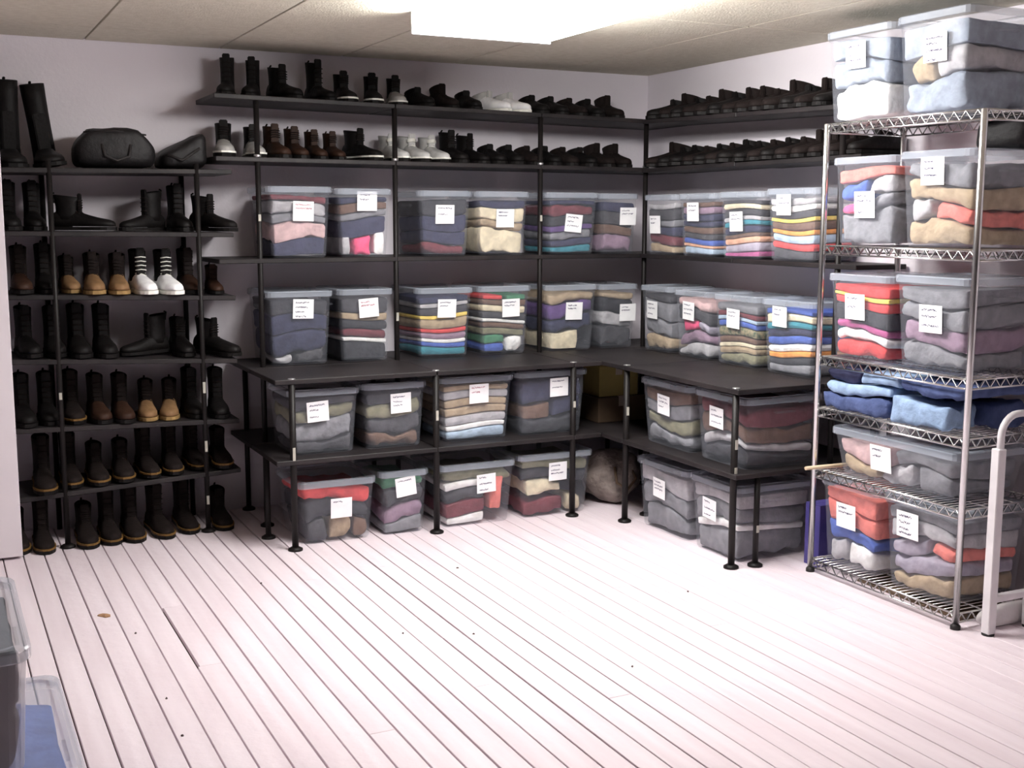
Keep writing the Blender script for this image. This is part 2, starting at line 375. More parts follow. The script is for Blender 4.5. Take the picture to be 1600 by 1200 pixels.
# ------------------------------------------------------------------ storage bins
gseed = [0]
def writing_me(rs, lines, s):
    mb = MB()
    y = s * 0.30
    for li in range(lines):
        x = -s * 0.38; xe = x + s * rs.uniform(0.35, 0.75)
        while x < xe:
            wl = s * rs.uniform(0.035, 0.06); hh = s * 0.085
            pts = [(x + wl * k / 3, y + hh * rs.uniform(-0.5, 0.5)) for k in range(4)]
            for (a, b_) in zip(pts[:-1], pts[1:]):
                d = Vector((b_[0] - a[0], b_[1] - a[1])); nrm = Vector((-d.y, d.x)).normalized() * s * 0.011
                V = [Vector((a[0] - nrm.x, 0, a[1] - nrm.y)), Vector((b_[0] - nrm.x, 0, b_[1] - nrm.y)), Vector((b_[0] + nrm.x, 0, b_[1] + nrm.y)), Vector((a[0] + nrm.x, 0, a[1] + nrm.y))]
                mb.add((V, [(0, 1, 2, 3)]))
            x += wl * 1.15
        y -= s * rs.choice((0.17, 0.22, 0.30))
    return mb.me('writing')
def make_bin(where, what, c, front, z, w_, d_, h, face, lab, tilt, layers, ls=0.098, lines=2, lid=True, ink='ink', short=None, jrot=0.0, tubmat='tub', taper_k=0.87):
    """where: short phrase that finds the bin; face 'A' looks to -Y (back wall), 'B' looks to -X (right wall)"""
    rs = random.Random(where)
    if face == 'A': root = empty('storage_bin', (c, front + d_ / 2, z), jrot)
    else: root = empty('storage_bin', (front + d_ / 2, c, z), -PI / 2 + jrot)
    tag(root, f'clear bin of {what}, {where}', 'storage bin', 'labelled clear storage bins')
    wt, dt = w_ - 0.016, d_ - 0.016; wb, db = wt * taper_k, dt * 0.90
    hh = h - 0.012
    RR = []
    for f_, rr in ((0.0, 0.022), (0.03, 0.03), (0.5, 0.034), (0.93, 0.036)):
        RR.append((rrect(wb + (wt - wb) * f_ - (0.014 if f_ == 0 else 0), db + (dt - db) * f_ - (0.014 if f_ == 0 else 0), rr), 0.002 + hh * f_))
    RR += [(rrect(wt + 0.006, dt + 0.006, 0.038), hh * 0.935), (rrect(wt + 0.006, dt + 0.006, 0.038), hh), (rrect(wt - 0.002, dt - 0.002, 0.036), hh)]
    tub = link('tub', rings('tub', RR, True, False), M[tubmat], root)
    # grip handles under the rim at both short ends
    for s in (-1, 1):
        g = MB(); g.box((s * (wt / 2 - 0.004) - 0.008, -0.05, hh * 0.80), (s * (wt / 2 - 0.004) + 0.008, 0.05, hh * 0.80 + 0.008))
        link('grip', g.me('grip'), M['tub'], root)
    if lid:
        LR = [(rrect(w_ - 0.004, d_ - 0.004, 0.038), hh - 0.016), (rrect(w_, d_, 0.04), hh - 0.014), (rrect(w_, d_, 0.04), h - 0.004), (rrect(w_ - 0.008, d_ - 0.008, 0.038), h), (rrect(w_ - 0.05, d_ - 0.05, 0.03), h), (rrect(w_ - 0.06, d_ - 0.06, 0.028), h - 0.006)]
        link('lid', rings('lid', LR, False, True), M['lid'], root)
    # label on the sloping front
    if lab:
        u, v = lab; f_ = max(0, min(1, v / hh)); yf = -(db + (dt - db) * f_) / 2
        slope = math.atan2((dt - db) / 2, hh)
        lb = link('label', box_me('label', ls, 0.0006, ls * 0.92), M['paper'], root, (u, yf - 0.003 - ls * 0.5 * math.sin(slope) * 0.2, v), (slope, tilt, 0))
        lb['label'] = 'white paper label with handwriting'
        wr = link('writing', writing_me(rs, lines, ls), M[ink], lb, (0, -0.0009, 0)); wr['kind'] = 'stuff'
    # contents
    zc = 0.012; nL = len(layers); uid = {}
    short = short or where
    ncr = sum(1 for L in layers if len(L) > 2 and L[2] == 'c') / len(layers)
    wv = (rs.uniform(0.006, 0.011) + 0.014 * ncr, rs.uniform(0, 6.28), hh)
    tot = sum(L[0] for L in layers if len(L) < 5 or L[4])
    tap = lambda hz: ((wb + (wt - wb) * hz / hh - 0.012) / (wb - 0.012), (db + (dt - db) * hz / hh - 0.012) / (db - 0.012))
    for li, L in enumerate(layers):
        frac, col = L[0], L[1]; kind = L[2] if len(L) > 2 else 'f'; xr = L[3] if len(L) > 3 else (0, 1)
        up_ = L[4] if len(L) > 4 else True
        th = frac / tot * (hh - 0.042)
        f_ = max(0, min(1, (zc - 0.02) / hh)); iw = wb - 0.020; idp = db - 0.020
        gw = iw * (xr[1] - xr[0]) - (0.012 if xr != (0, 1) else 0); gx = -iw / 2 + iw * (xr[0] + xr[1]) / 2
        gseed[0] += 1
        me = garment_me(gseed[0], gw * (rs.uniform(0.97, 1.0)), idp * 0.99, th * 0.992, 0.30 if kind == 'c' else 0.0, rs.choice((1, 2, 2, 3)), wave=wv, gx=gx, z0=zc, taper=tap)
        rx, ry = 0, 0
        o = link('folded_garment' if kind == 'f' else 'crumpled_garment', me, fabric(col), None)
        o.matrix_world = root_matrix(root) @ Matrix.Translation((gx, 0, zc + th / 2))
        side = '' if xr == (0, 1) else (' on left' if xr[0] < 0.3 and xr[1] < 0.7 else (' on right' if xr[0] > 0.3 and xr[1] > 0.7 else ' in middle'))
        pos = 'topmost' if li == nL - 1 and nL > 1 else ('only one' if nL == 1 else ORD[li])
        tag(o, f"{col} {'folded' if kind == 'f' else 'crumpled'} garment{side}, {pos}, {short}", 'garment', 'clothes in the clear bins'); assert len(o['label'].split()) <= 16, o['label']
        if up_: zc += th
    return root
def root_matrix(o):
    return Matrix.Translation(o.location) @ Matrix.Rotation(o.rotation_euler.z, 4, 'Z')
f, cr = 'f', 'c'
# upper bin row, back wall
UB = 'upper back row'; N_ = ['leftmost', 'second from left', 'third from left', 'fourth from left', 'fifth from left', 'sixth from left']
def rowA(row, rowdesc, front, z, depth, items):
    for i, (what, c, w_, h, lab, tilt, L, kw) in enumerate(items):
        pos = N_[i] if i < len(items) - 1 else 'rightmost'
        make_bin(f'{pos}, {rowdesc}', what, c, front, z, w_, depth, h, 'A', lab, tilt, L, short=f'{pos} bin, {rowdesc}', **kw)
def rowB(rowdesc, front, z, depth, items):
    for i, (what, c, w_, h, lab, tilt, L, kw) in enumerate(items):
        pos = N_[i] if i < len(items) - 1 else 'rightmost'
        make_bin(f'{pos}, {rowdesc}', what, c, front, z, w_, depth, h, 'B', lab, tilt, L, short=f'{pos} bin, {rowdesc}', **kw)
rowA('S3A', UB, -0.412, S3, 0.385, [
 ('pink and grey clothes', -2.125, 0.317, 0.326, (0.016, 0.214), 0.02, [(.22, 'navy'), (.26, 'pale pink', cr), (.12, 'grey'), (.22, 'light grey', cr), (.10, 'maroon', cr)], dict(ink='redink')),
 ('hot pink and dark clothes', -1.814, 0.283, 0.320, (0.012, 0.262), 0.0, [(.34, 'light grey', cr, (0, .24), False), (.34, 'white', cr, (.72, 1), False), (.32, 'hot pink', cr, (.24, .72)), (.26, 'navy'), (.10, 'grey'), (.14, 'brown'), (.10, 'navy')], {}),
 ('navy and maroon clothes', -1.399, 0.290, 0.315, (-0.006, 0.202), 0.0, [(.18, 'maroon', cr), (.22, 'navy'), (.26, 'navy'), (.24, 'charcoal')], {}),
 ('cream clothes', -1.088, 0.300, 0.315, (0.008, 0.184), 0.0, [(.44, 'cream', cr), (.16, 'tan', cr), (.22, 'cream'), (.12, 'navy')], {}),
 ('mixed dull clothes', -0.690, 0.310, 0.314, (0.0, 0.159), 0.09, [(.12, 'teal'), (.12, 'navy'), (.14, 'grey', cr), (.10, 'purple'), (.16, 'charcoal'), (.20, 'maroon', cr), (.08, 'navy')], dict(lines=3)),
 ('purple and brown clothes', -0.412, 0.236, 0.312, (0.046, 0.195), 0.0, [(.28, 'mauve', cr), (.18, 'brown'), (.26, 'dark grey'), (.18, 'navy')], {})])
rowB('upper right-wall row', -0.31, S3, 0.28, [
 ('red and navy clothes', -0.590, 0.295, 0.305, (-0.034, 0.153), 0.0, [(.14, 'tan'), (.20, 'maroon', cr), (.16, 'navy'), (.12, 'grey'), (.18, 'dark grey'), (.10, 'light grey', cr)], {}),
 ('blue and brown stacked clothes', -0.912, 0.315, 0.306, (-0.019, 0.217), 0.0, [(.12, 'pale blue'), (.05, 'peach'), (.10, 'blue'), (.10, 'dark grey'), (.12, 'brown'), (.10, 'navy'), (.12, 'navy'), (.12, 'mauve'), (.08, 'brown')], {}),
 ('brightly striped stacked clothes', -1.258, 0.335, 0.309, (-0.020, 0.172), -0.02, [(.07, 'magenta'), (.14, 'lavender'), (.10, 'peach'), (.06, 'brown'), (.12, 'navy'), (.09, 'teal'), (.07, 'light grey'), (.12, 'charcoal'), (.10, 'cream'), (.06, 'dark grey')], dict(lines=2)),
 ('orange, red and white stacked clothes', -1.618, 0.350, 0.317, (-0.040, 0.246), 0.0, [(.14, 'dark grey'), (.11, 'red'), (.13, 'pale blue'), (.07, 'orange'), (.12, 'brown'), (.06, 'yellow'), (.10, 'dark grey'), (.09, 'white'), (.10, 'light grey', cr)], {})])
rowA('DA', 'middle back row', -0.415, ZD, 0.385, [
 ('dark clothes', -2.135, 0.325, 0.345, (0.014, 0.263), 0.03, [(.14, 'dark grey', cr, (.4, 1), False), (.14, 'light grey', cr, (0, .4)), (.30, 'navy', cr), (.26, 'navy'), (.24, 'charcoal')], dict(lines=4)),
 ('dark clothes with a tan fold', -1.815, 0.283, 0.347, (0.013, 0.258), -0.07, [(.26, 'charcoal'), (.07, 'white'), (.14, 'maroon', cr), (.14, 'charcoal'), (.12, 'tan'), (.22, 'dark grey')], dict(ink='redink')),
 ('orange, tan and blue folded clothes', -1.407, 0.310, 0.343, (0.008, 0.242), 0.02, [(.14, 'teal'), (.08, 'blue'), (.06, 'white'), (.10, 'mauve'), (.07, 'red'), (.16, 'tan'), (.06, 'yellow'), (.12, 'dark grey'), (.06, 'light grey'), (.10, 'navy')], dict(lines=2)),
 ('multicoloured folded clothes', -1.078, 0.298, 0.344, (0.029, 0.234), -0.03, [(.26, 'white', cr, (.55, 1), False), (.12, 'blue', f, (0, .55)), (.14, 'green', f, (0, .55)), (.12, 'olive'), (.10, 'brown'), (.06, 'white'), (.12, 'dark grey'), (.12, 'cream'), (.10, 'brown'), (.08, 'red', f, (0, .5), False), (.08, 'green', f, (.5, 1))], {}),
 ('purple and cream clothes', -0.694, 0.312, 0.341, (0.009, 0.206), 0.02, [(.30, 'cream', f, (0, .72)), (.20, 'navy', cr), (.22, 'purple', cr), (.16, 'tan', cr)], {}),
 ('black and white clothes', -0.412, 0.240, 0.338, (0.052, 0.188), 0.0, [(.30, 'dark grey', cr), (.26, 'light grey', cr), (.26, 'black', cr), (.10, 'tan')], {})])
rowB('middle right-wall row', -0.33, ZD, 0.30, [
 ('grey clothes', -0.600, 0.295, 0.337, (-0.023, 0.213), 0.04, [(.20, 'tan', cr), (.30, 'grey', cr), (.30, 'grey'), (.10, 'dark grey')], dict(lines=3)),
 ('grey and pink clothes', -0.922, 0.318, 0.331, (-0.019, 0.230), 0.05, [(.14, 'light grey', cr), (.18, 'mauve', cr), (.18, 'hot pink', cr, (.1, .62), False), (.18, 'lavender', cr, (.62, 1)), (.20, 'dark grey'), (.16, 'pale pink', cr)], dict(lines=3)),
 ('patterned tan clothes', -1.270, 0.350, 0.330, (-0.006, 0.220), 0.04, [(.14, 'olive', cr), (.10, 'tan'), (.06, 'cream'), (.10, 'brown'), (.14, 'patterned tan'), (.10, 'blue'), (.06, 'pale blue'), (.08, 'maroon'), (.14, 'grey')], {}),
 ('white, orange and blue folded clothes', -1.642, 0.360, 0.330, (-0.042, 0.255), 0.02, [(.13, 'grey'), (.10, 'charcoal'), (.09, 'orange'), (.11, 'white'), (.12, 'blue'), (.10, 'navy'), (.10, 'teal'), (.13, 'cream'), (.08, 'blue')], {})])
rowA('LA', 'under-table back row', -0.805, ZL, 0.375, [
 ('grey clothes', -2.150, 0.335, 0.292, (-0.03, 0.194), -0.06, [(.24, 'dark grey', cr), (.30, 'grey', cr), (.22, 'olive', cr), (.16, 'dark grey')], dict(lines=3)),
 ('grey brown clothes in shiny wrap', -1.820, 0.315, 0.300, (0.026, 0.206), -0.04, [(.26, 'brown', cr), (.26, 'dark grey', cr), (.24, 'olive', cr), (.16, 'charcoal')], dict(lines=3)),
 ('beige folded linens', -1.413, 0.385, 0.306, (0.006, 0.224), -0.02, [(.16, 'pale blue'), (.09, 'white'), (.15, 'light grey'), (.14, 'tan'), (.13, 'tan'), (.14, 'light grey'), (.10, 'tan')], dict(ink='redink')),
 ('dark navy clothes', -1.015, 0.39, 0.310, (0.031, 0.229), -0.03, [(.26, 'charcoal', cr), (.22, 'brown', f, (0, .5), False), (.24, 'navy', f, (.5, 1)), (.34, 'navy', cr)], {})])
rowA('FA', 'back floor row', -0.822, 0.0, 0.40, [
 ('red and dark small things', -2.100, 0.365, 0.285, (0.014, 0.157), 0.0, [(.30, 'tan', cr, (.36, .74), False), (.30, 'dark grey', cr, (0, .36), False), (.28, 'brown', cr, (.74, 1)), (.28, 'charcoal', cr), (.22, 'red', cr)], dict(lines=1)),
 ('green grey clothes', -1.785, 0.245, 0.298, (0.004, 0.224), -0.12, [(.20, 'grey'), (.24, 'mauve', cr), (.26, 'dark grey', cr), (.20, 'green', cr)], dict(lines=1)),
 ('white, purple and red folded clothes', -1.418, 0.400, 0.300, (0.041, 0.199), -0.05, [(.14, 'white', f, (0, .66)), (.64, 'coral', f, (.68, .92), False), (.22, 'maroon', f, (0, .66)), (.20, 'dark grey', cr, (0, .66)), (.12, 'white', f, (0, .66)), (.18, 'olive', cr)], dict(lines=3)),
 ('cream and black clothes', -1.002, 0.412, 0.312, (0.006, 0.221), -0.02, [(.22, 'maroon', cr, (0, .68), False), (.30, 'cream', cr, (.7, 1)), (.26, 'cream', cr, (.05, .62)), (.22, 'charcoal', cr), (.14, 'olive')], dict(lines=3))])
for (pos, what, c, front, z, w_, h, lab, L) in (
 ('left on shelf under right-wall table', 'grey brown clothes', -1.300, -0.725, ZL, 0.420, 0.303, (-0.011, 0.194), [(.24, 'grey', cr), (.24, 'olive', cr), (.22, 'grey'), (.20, 'brown')]),
 ('right on shelf under right-wall table', 'grey clothes with a red one', -1.713, -0.725, ZL, 0.385, 0.305, (-0.022, 0.198), [(.22, 'charcoal', cr), (.14, 'light grey', cr), (.26, 'brown', cr), (.24, 'maroon', cr)]),
 ('left on floor under right-wall table', 'grey clothes', -1.297, -0.735, 0.0, 0.425, 0.328, (-0.016, 0.206), [(.30, 'grey', cr), (.30, 'grey', cr), (.26, 'light grey')]),
 ('right on floor under right-wall table', 'grey and white clothes', -1.697, -0.735, 0.0, 0.365, 0.332, (-0.027, 0.198), [(.34, 'grey', cr), (.10, 'white'), (.26, 'grey', cr), (.18, 'light grey')])):
    make_bin(pos, what, c, front, z, w_, 0.42, h, 'B', lab, 0.06, L, short='bin '+pos, lines=3)
for (pos, what, c, z, w_, h, lab, L, ln) in (
 ('left, on top of wire rack', 'white and blue grey clothes', -2.195, RZ[0], 0.365, 0.345, (-0.007, 0.245), [(.36, 'white', cr), (.30, 'slate', cr), (.24, 'slate')], 3),
 ('right, on top of wire rack', 'blue grey clothes', -2.565, RZ[0], 0.355, 0.350, (0.018, 0.225), [(.34, 'slate', cr), (.24, 'tan', cr, (.1, .5), False), (.24, 'light grey', cr, (.5, 1)), (.28, 'slate')], 4),
 ('left, on second wire rack shelf', 'blue, pink and orange clothes', -2.255, RZ[1], 0.352, 0.335, (0.009, 0.155), [(.40, 'grey', cr), (.14, 'hot pink', cr, (0, .39), False), (.14, 'grey', cr, (.39, 1)), (.20, 'blue', cr, (0, .52), False), (.20, 'light grey', cr, (.52, 1)), (.14, 'coral')], 4),
 ('right, on second wire rack shelf', 'tan and red clothes', -2.614, RZ[1], 0.360, 0.342, (-0.012, 0.270), [(.22, 'tan', cr), (.22, 'light grey', cr, (0, .42), False), (.20, 'coral', cr, (.42, 1)), (.22, 'tan', cr), (.22, 'grey', cr)], 3),
 ('left, on third wire rack shelf', 'bright red and dark clothes', -2.255, RZ[2], 0.352, 0.330, (-0.016, 0.206), [(.18, 'red', cr), (.14, 'white', cr), (.10, 'magenta', cr), (.22, 'charcoal'), (.12, 'red'), (.05, 'yellow'), (.12, 'red')], 2),
 ('right, on third wire rack shelf', 'dull purple clothes', -2.618, RZ[2], 0.365, 0.340, (0.006, 0.189), [(.24, 'grey', cr), (.26, 'mauve', cr), (.24, 'grey', cr), (.18, 'grey')], 3),
 ('left, on bottom wire rack shelf', 'coral, blue and white clothes', -2.248, RZ[5], 0.335, 0.345, (-0.009, 0.210), [(.24, 'white', cr, (.42, 1), False), (.24, 'light grey', cr, (0, .42)), (.22, 'blue', cr), (.26, 'coral', cr), (.20, 'coral')], 2),
 ('right, on bottom wire rack shelf', 'mixed pale clothes', -2.622, RZ[5], 0.380, 0.350, (-0.055, 0.252), [(.20, 'tan', cr), (.20, 'lavender', cr), (.18, 'coral', cr, (.61, 1), False), (.18, 'lavender', cr, (0, .61)), (.22, 'light grey', cr), (.14, 'grey')], 4)):
    make_bin(pos, what, c, -0.490, z + 0.001, w_, 0.385, h, 'B', lab, 0.0, L, short='bin '+pos.replace(',',''), lines=ln, ls=0.108)
make_bin('alone on the fifth wire rack shelf', 'pale mixed clothes', -2.462, -0.490, RZ[4] + 0.001, 0.66, 0.385, 0.185, 'B', (-0.05, 0.10), 0.0,
 [(.44, 'tan', cr, (0, .35), False), (.44, 'light grey', cr, (.35, .69), False), (.44, 'grey', cr, (.69, 1)), (.40, 'pale pink', cr, (0, .5), False), (.40, 'grey', cr, (.5, 1))], lines=2, ls=0.108, short='flat bin, fifth wire shelf')
# two bins stacked at the near left
make_bin('lower of the two stacked at the near left', 'blue clothes', -3.70, -3.36, 0.0, 0.50, 0.60, 0.33, 'A', None, 0, [(.45, 'blue', cr), (.42, 'blue', cr)], short='lower near left bin', tubmat='cloudy', taper_k=0.93)
make_bin('upper of the two stacked at the near left', 'dark clothes', -3.76, -3.34, 0.331, 0.44, 0.54, 0.27, 'A', None, 0, [(.45, 'dark grey', cr), (.42, 'charcoal', cr)], short='upper near left bin', tubmat='cloudy', taper_k=0.93)

# ------------------------------------------------------------------ jeans on the wire rack
def jean(label, x, y, z, w_, d_, h, col, rz=0):
    gseed[0] += 1
    o = link('folded_jeans', garment_me(gseed[0], w_, d_, h, 0.3, 3, wave=(0.010, gseed[0] * 0.0 + 1.0, 0.19), gx=-y, z0=z - RZ[3]), fabric(col), None, (x, y, z + h / 2), (0, 0, -PI / 2 + rz))
    tag(o, label, 'jeans', 'folded jeans on the wire rack')
zj = RZ[3] + 0.001
jean('dark blue folded jeans lying lowest left on the jeans shelf', -0.30, -2.26, zj, 0.36, 0.37, 0.07, 'denim blue')
jean('faded blue folded jeans second from bottom at the left end', -0.305, -2.27, zj + 0.071, 0.36, 0.36, 0.045, 'faded denim')
jean('navy folded jeans on top of the left jeans pile', -0.30, -2.18, zj + 0.117, 0.19, 0.34, 0.05, 'navy')
jean('light faded jeans fold bulging near the middle top of the pile', -0.31, -2.39, zj + 0.117, 0.20, 0.36, 0.052, 'faded denim')
jean('pale faded jeans rolled at the right front of the jeans shelf', -0.40, -2.585, zj, 0.26, 0.17, 0.095, 'faded denim', 0.08)
jean('dark blue folded jeans behind the pale rolled pair', -0.20, -2.61, zj, 0.30, 0.17, 0.10, 'denim blue')
jean('dark denim jeans heaped on top at the right end', -0.30, -2.65, zj + 0.118, 0.31, 0.37, 0.052, 'denim blue')

# ------------------------------------------------------------------ shoes
WS = [(0, .030, .075), (.05, .036, .085), (.2, .037, .088), (.35, .037, .086), (.45, .038, .078), (.58, .044, .066), (.7, .0485, .057), (.8, .047, .051), (.9, .040, .046), (.97, .026, .039), (1, .010, .030)]
def upper_me(L, sh, shaft_top_a=0.055, toe_k=1.0, zb=0.02):
    V = []; Fc = []; n = 11
    for s, hw, ht in WS:
        y = L * (0.5 - s); h = zb + (ht - 0.02) * toe_k + 0.006
        for k in range(n):
            t = PI * k / (n - 1); c_, s_ = math.cos(t), math.sin(t)
            V.append((hw * math.copysign(abs(c_) ** 0.75, c_), y, zb - 0.002 + (h - zb) * s_ ** 0.75))
    for i in range(len(WS) - 1):
        for k in range(n - 1): Fc.append((i*n+k, (i+1)*n+k, (i+1)*n+k+1, i*n+k+1))
        Fc.append((i*n, i*n+n-1, (i+1)*n+n-1, (i+1)*n))
    Fc.append(tuple(range(n))); Fc.append(tuple((len(WS)-1)*n + k for k in range(n))[::-1])
    return V, Fc
def shaft_geo(L, top, z0=0.05, a0=0.060, b0=0.037, flare=1.06, lean=0.0):
    V = []; Fc = []; n = 16; RR = []
    steps = 5
    for i in range(steps + 1):
        t = i / steps; RR.append((z0 + (top - z0) * t, a0 * (1 - 0.16 * math.sin(PI * t) + (flare - 1) * t), b0 * (1 - 0.05 * math.sin(PI * t) + (flare - 1) * t), 0))
    RR.append((top + 0.002, a0 * flare - 0.004, b0 * flare - 0.004, 0)); RR.append((top - 0.035, a0 * flare - 0.009, b0 * flare - 0.008, 0))
    cy0 = L * 0.5 - 0.062
    for i, (z, a, b_, q) in enumerate(RR):
        for k in range(n):
            th = 2 * PI * k / n
            V.append((b_ * math.cos(th), cy0 + lean * (z - z0) + a * math.sin(th), z + (0.012 * math.sin(th) * (1 if i >= 4 else 0)) * (-1 if top < .12 else .6)))
    for i in range(len(RR) - 1):
        for k in range(n): k2 = (k + 1) % n; Fc.append((i*n+k, i*n+k2, (i+1)*n+k2, (i+1)*n+k))
    Fc.append(tuple(range(n))[::-1]); Fc.append(tuple((len(RR)-1)*n + k for k in range(n)))
    return V, Fc
def sole_geo(L, z0, z1, grow, heel=0.0):
    V = []; Fc = []
    pts = [(hw + grow, L * (0.5 - s) + (grow if s == 0 else (-grow if s == 1 else 0))) for s, hw, ht in WS] 
    pts = pts + [(-a, y) for a, y in reversed(pts)]
    n = len(pts)
    for z in (z0, z1):
        for p in pts: V.append((p[0], p[1], z))
    for k in range(n): k2 = (k + 1) % n; Fc.append((k, n + k, n + k2, k2))
    Fc.append(tuple(range(n))); Fc.append(tuple(range(2*n - 1, n - 1, -1)))
    return V, Fc
LEA = {}
def leather(name, c, rough=0.5):
    if name not in LEA: LEA[name] = mottled('leather_' + name, c, tuple(min(1, x * 1.4 + 0.001) for x in c), 18, max(rough, 0.6), 0.2, 60, None, 0, 0.2)
    return LEA[name]
SC = {'black': (0.004, 0.003, 0.003), 'dark brown': (0.008, 0.0045, 0.004), 'brown': (0.028, 0.012, 0.007), 'tan': (0.17, 0.095, 0.045), 'white': (0.80, 0.78, 0.80), 'grey': (0.30, 0.29, 0.28), 'pale grey': (0.46, 0.45, 0.44), 'sole': (0.005, 0.004, 0.004), 'welt': (0.14, 0.075, 0.022), 'white sole': (0.74, 0.72, 0.66), 'tan sole': (0.24, 0.15, 0.06)}
# style: kind, length, shaft height, upper colour, shaft colour, sole colour, welt colour, has laces
ST = {
 'boot': ('boot', .285, .200, 'black', 'black', 'sole', None, True), 'lowboot': ('boot', .28, .155, 'black', 'black', 'sole', None, True),
 'weltboot': ('boot', .29, .205, 'dark brown', 'dark brown', 'sole', 'welt', True), 'lowweltboot': ('boot', .285, .150, 'dark brown', 'dark brown', 'sole', 'welt', True),
 'brownboot': ('boot', .28, .190, 'brown', 'dark brown', 'sole', None, True), 'lowbrown': ('boot', .27, .150, 'brown', 'brown', 'sole', None, True),
 'tanboot': ('boot', .275, .165, 'tan', 'dark brown', 'tan sole', None, True), 'tall': ('boot', .29, .375, 'black', 'black', 'sole', None, False),
 'whitetop': ('sneaker', .275, .185, 'white', 'black', 'white sole', None, True), 'greysneaker': ('sneaker', .275, .125, 'pale grey', 'pale grey', 'sole', 'white sole', True),
 'blacksneaker': ('sneaker', .275, .145, 'black', 'black', 'sole', 'white sole', True), 'darkgrey': ('sneaker', .275, .15, 'grey', 'black', 'sole', 'white sole', True),
 'low': ('shoe', .27, .090, 'black', 'black', 'sole', None, False), 'lowbr': ('shoe', .27, .088, 'dark brown', 'dark brown', 'sole', None, False),
 'midbr': ('shoe', .27, .115, 'dark brown', 'dark brown', 'sole', None, True), 'whiteshoe': ('sneaker', .26, .095, 'white', 'pale grey', 'white sole', None, True)}
SD = {'boot': 'black ankle boot', 'lowboot': 'low black boot', 'weltboot': 'dark brown yellow-welted boot', 'lowweltboot': 'low dark brown yellow-welted boot', 'brownboot': 'brown leather boot', 'lowbrown': 'low brown boot',
 'tanboot': 'tan toed boot with dark shaft', 'tall': 'tall black boot', 'whitetop': 'white high-top with dark shaft', 'greysneaker': 'pale grey sneaker', 'blacksneaker': 'black sneaker with white sole edge', 'darkgrey': 'grey sneaker with white sole edge',
 'low': 'low black shoe', 'lowbr': 'low dark brown shoe', 'midbr': 'dark brown lace-up shoe', 'whiteshoe': 'white low shoe'}
SM = {}
def shoe_parts(st):
    if st in SM: return SM[st]
    kind, L, top, uc, shc, soc, wc, lac = ST[st]
    P = []
    g = upper_me(L, 0); me = mesh('upper', *g, True); me.materials.append(leather(uc, SC[uc], 0.42)); P.append(('upper', me, None))
    g = shaft_geo(L, top); me = mesh('shaft', *g, True); me.materials.append(leather(shc, SC[shc], 0.45)); P.append(('shaft', me, None))
    mb = MB(); mb.add(sole_geo(L, 0.0, 0.016, 0.004)); 
    if kind != 'sneaker': mb.box((-0.030, L * 0.5 - 0.075, 0.0), (0.030, L * 0.5 - 0.002, 0.020))
    me = mb.me('sole'); me.materials.append(leather(soc, SC[soc], 0.6)); P.append(('sole', me, None))
    if wc:
        me = mesh('welt', *sole_geo(L, 0.016, 0.024, 0.0055)); me.materials.append(leather(wc, SC[wc], 0.6)); P.append(('welt', me, 2))
    # tongue
    V = []; Fc = []; yb = L * 0.5 - 0.118; zt = min(top + 0.014, 0.24)
    tg = MB(); tg.box((-0.020, yb - 0.008, 0.070), (0.020, yb + 0.004, zt if top > .12 else top + 0.016))
    me = tg.me('tongue'); 
    bm = bmesh.new(); bm.from_mesh(me); bmesh.ops.bevel(bm, geom=list(bm.edges), offset=0.004, segments=2, affect='EDGES'); bm.to_mesh(me); bm.free()
    me.materials.append(leather(shc, SC[shc], 0.45)); P.append(('tongue', me, None))
    if lac:
        lc = MB(); nrow = 4 if top < .13 else 6
        for k in range(3):
            s = 0.40 + 0.055 * k; y = L * (0.5 - s); z = 0.094 - 0.010 * k
            lc.tube([(-0.024, y + 0.004, z - 0.010), (0, y, z), (0.024, y - 0.004, z - 0.010)], 0.0028, 5)
        if top > .12:
            for k in range(4):
                z = 0.10 + (top - 0.11) * k / 4
                lc.tube([(-0.026, yb - 0.002, z), (0, yb - 0.014, z + 0.004), (0.026, yb - 0.002, z)], 0.0028, 5)
        lcm = 'white sole' if st in ('whitetop', 'greysneaker', 'whiteshoe') else 'dark brown'
        me = lc.me('laces', True); me.materials.append(leather(lcm, SC[lcm], 0.8)); P.append(('laces', me, None))
    if st == 'tall' or kind == 'boot':
        pt = MB(); pt.tube([(0.0, L * 0.5 - 0.002, top - 0.03), (0.0, L * 0.5 + 0.006, top + 0.012), (0.0, L * 0.5 - 0.006, top + 0.016)], 0.005, 6)
        me = pt.me('pull_tab', True); me.materials.append(leather('black', SC['black'], 0.6)); P.append(('pull_tab', me, None))
    SM[st] = P; return P
def shoe(st, x, y, z, rz, label, group, roll=0.0, sc=1.0):
    kind = ST[st][0]
    root = empty('boot' if kind == 'boot' else kind, (x, y, z)); root.rotation_euler = (0, roll, rz); root.scale = (sc * 0.92, sc, sc)
    tag(root, label, kind, group)
    made = []
    for nm, me, par in shoe_parts(st):
        o = bpy.data.objects.new(nm, me); COL.objects.link(o); o.parent = root if par is None else made[par]; made.append(o)
    return root
OL = ['leftmost', 'second from left', 'third from left', 'fourth from left', 'fifth from left', 'sixth from left', 'seventh from left', 'eighth from left', 'ninth from left', 'tenth from left', 'eleventh from left', 'twelfth from left', 'thirteenth from left', 'fourteenth from left', 'fifteenth from left', 'sixteenth from left', 'seventeenth from left', 'eighteenth from left', 'nineteenth from left', 'twentieth from left']
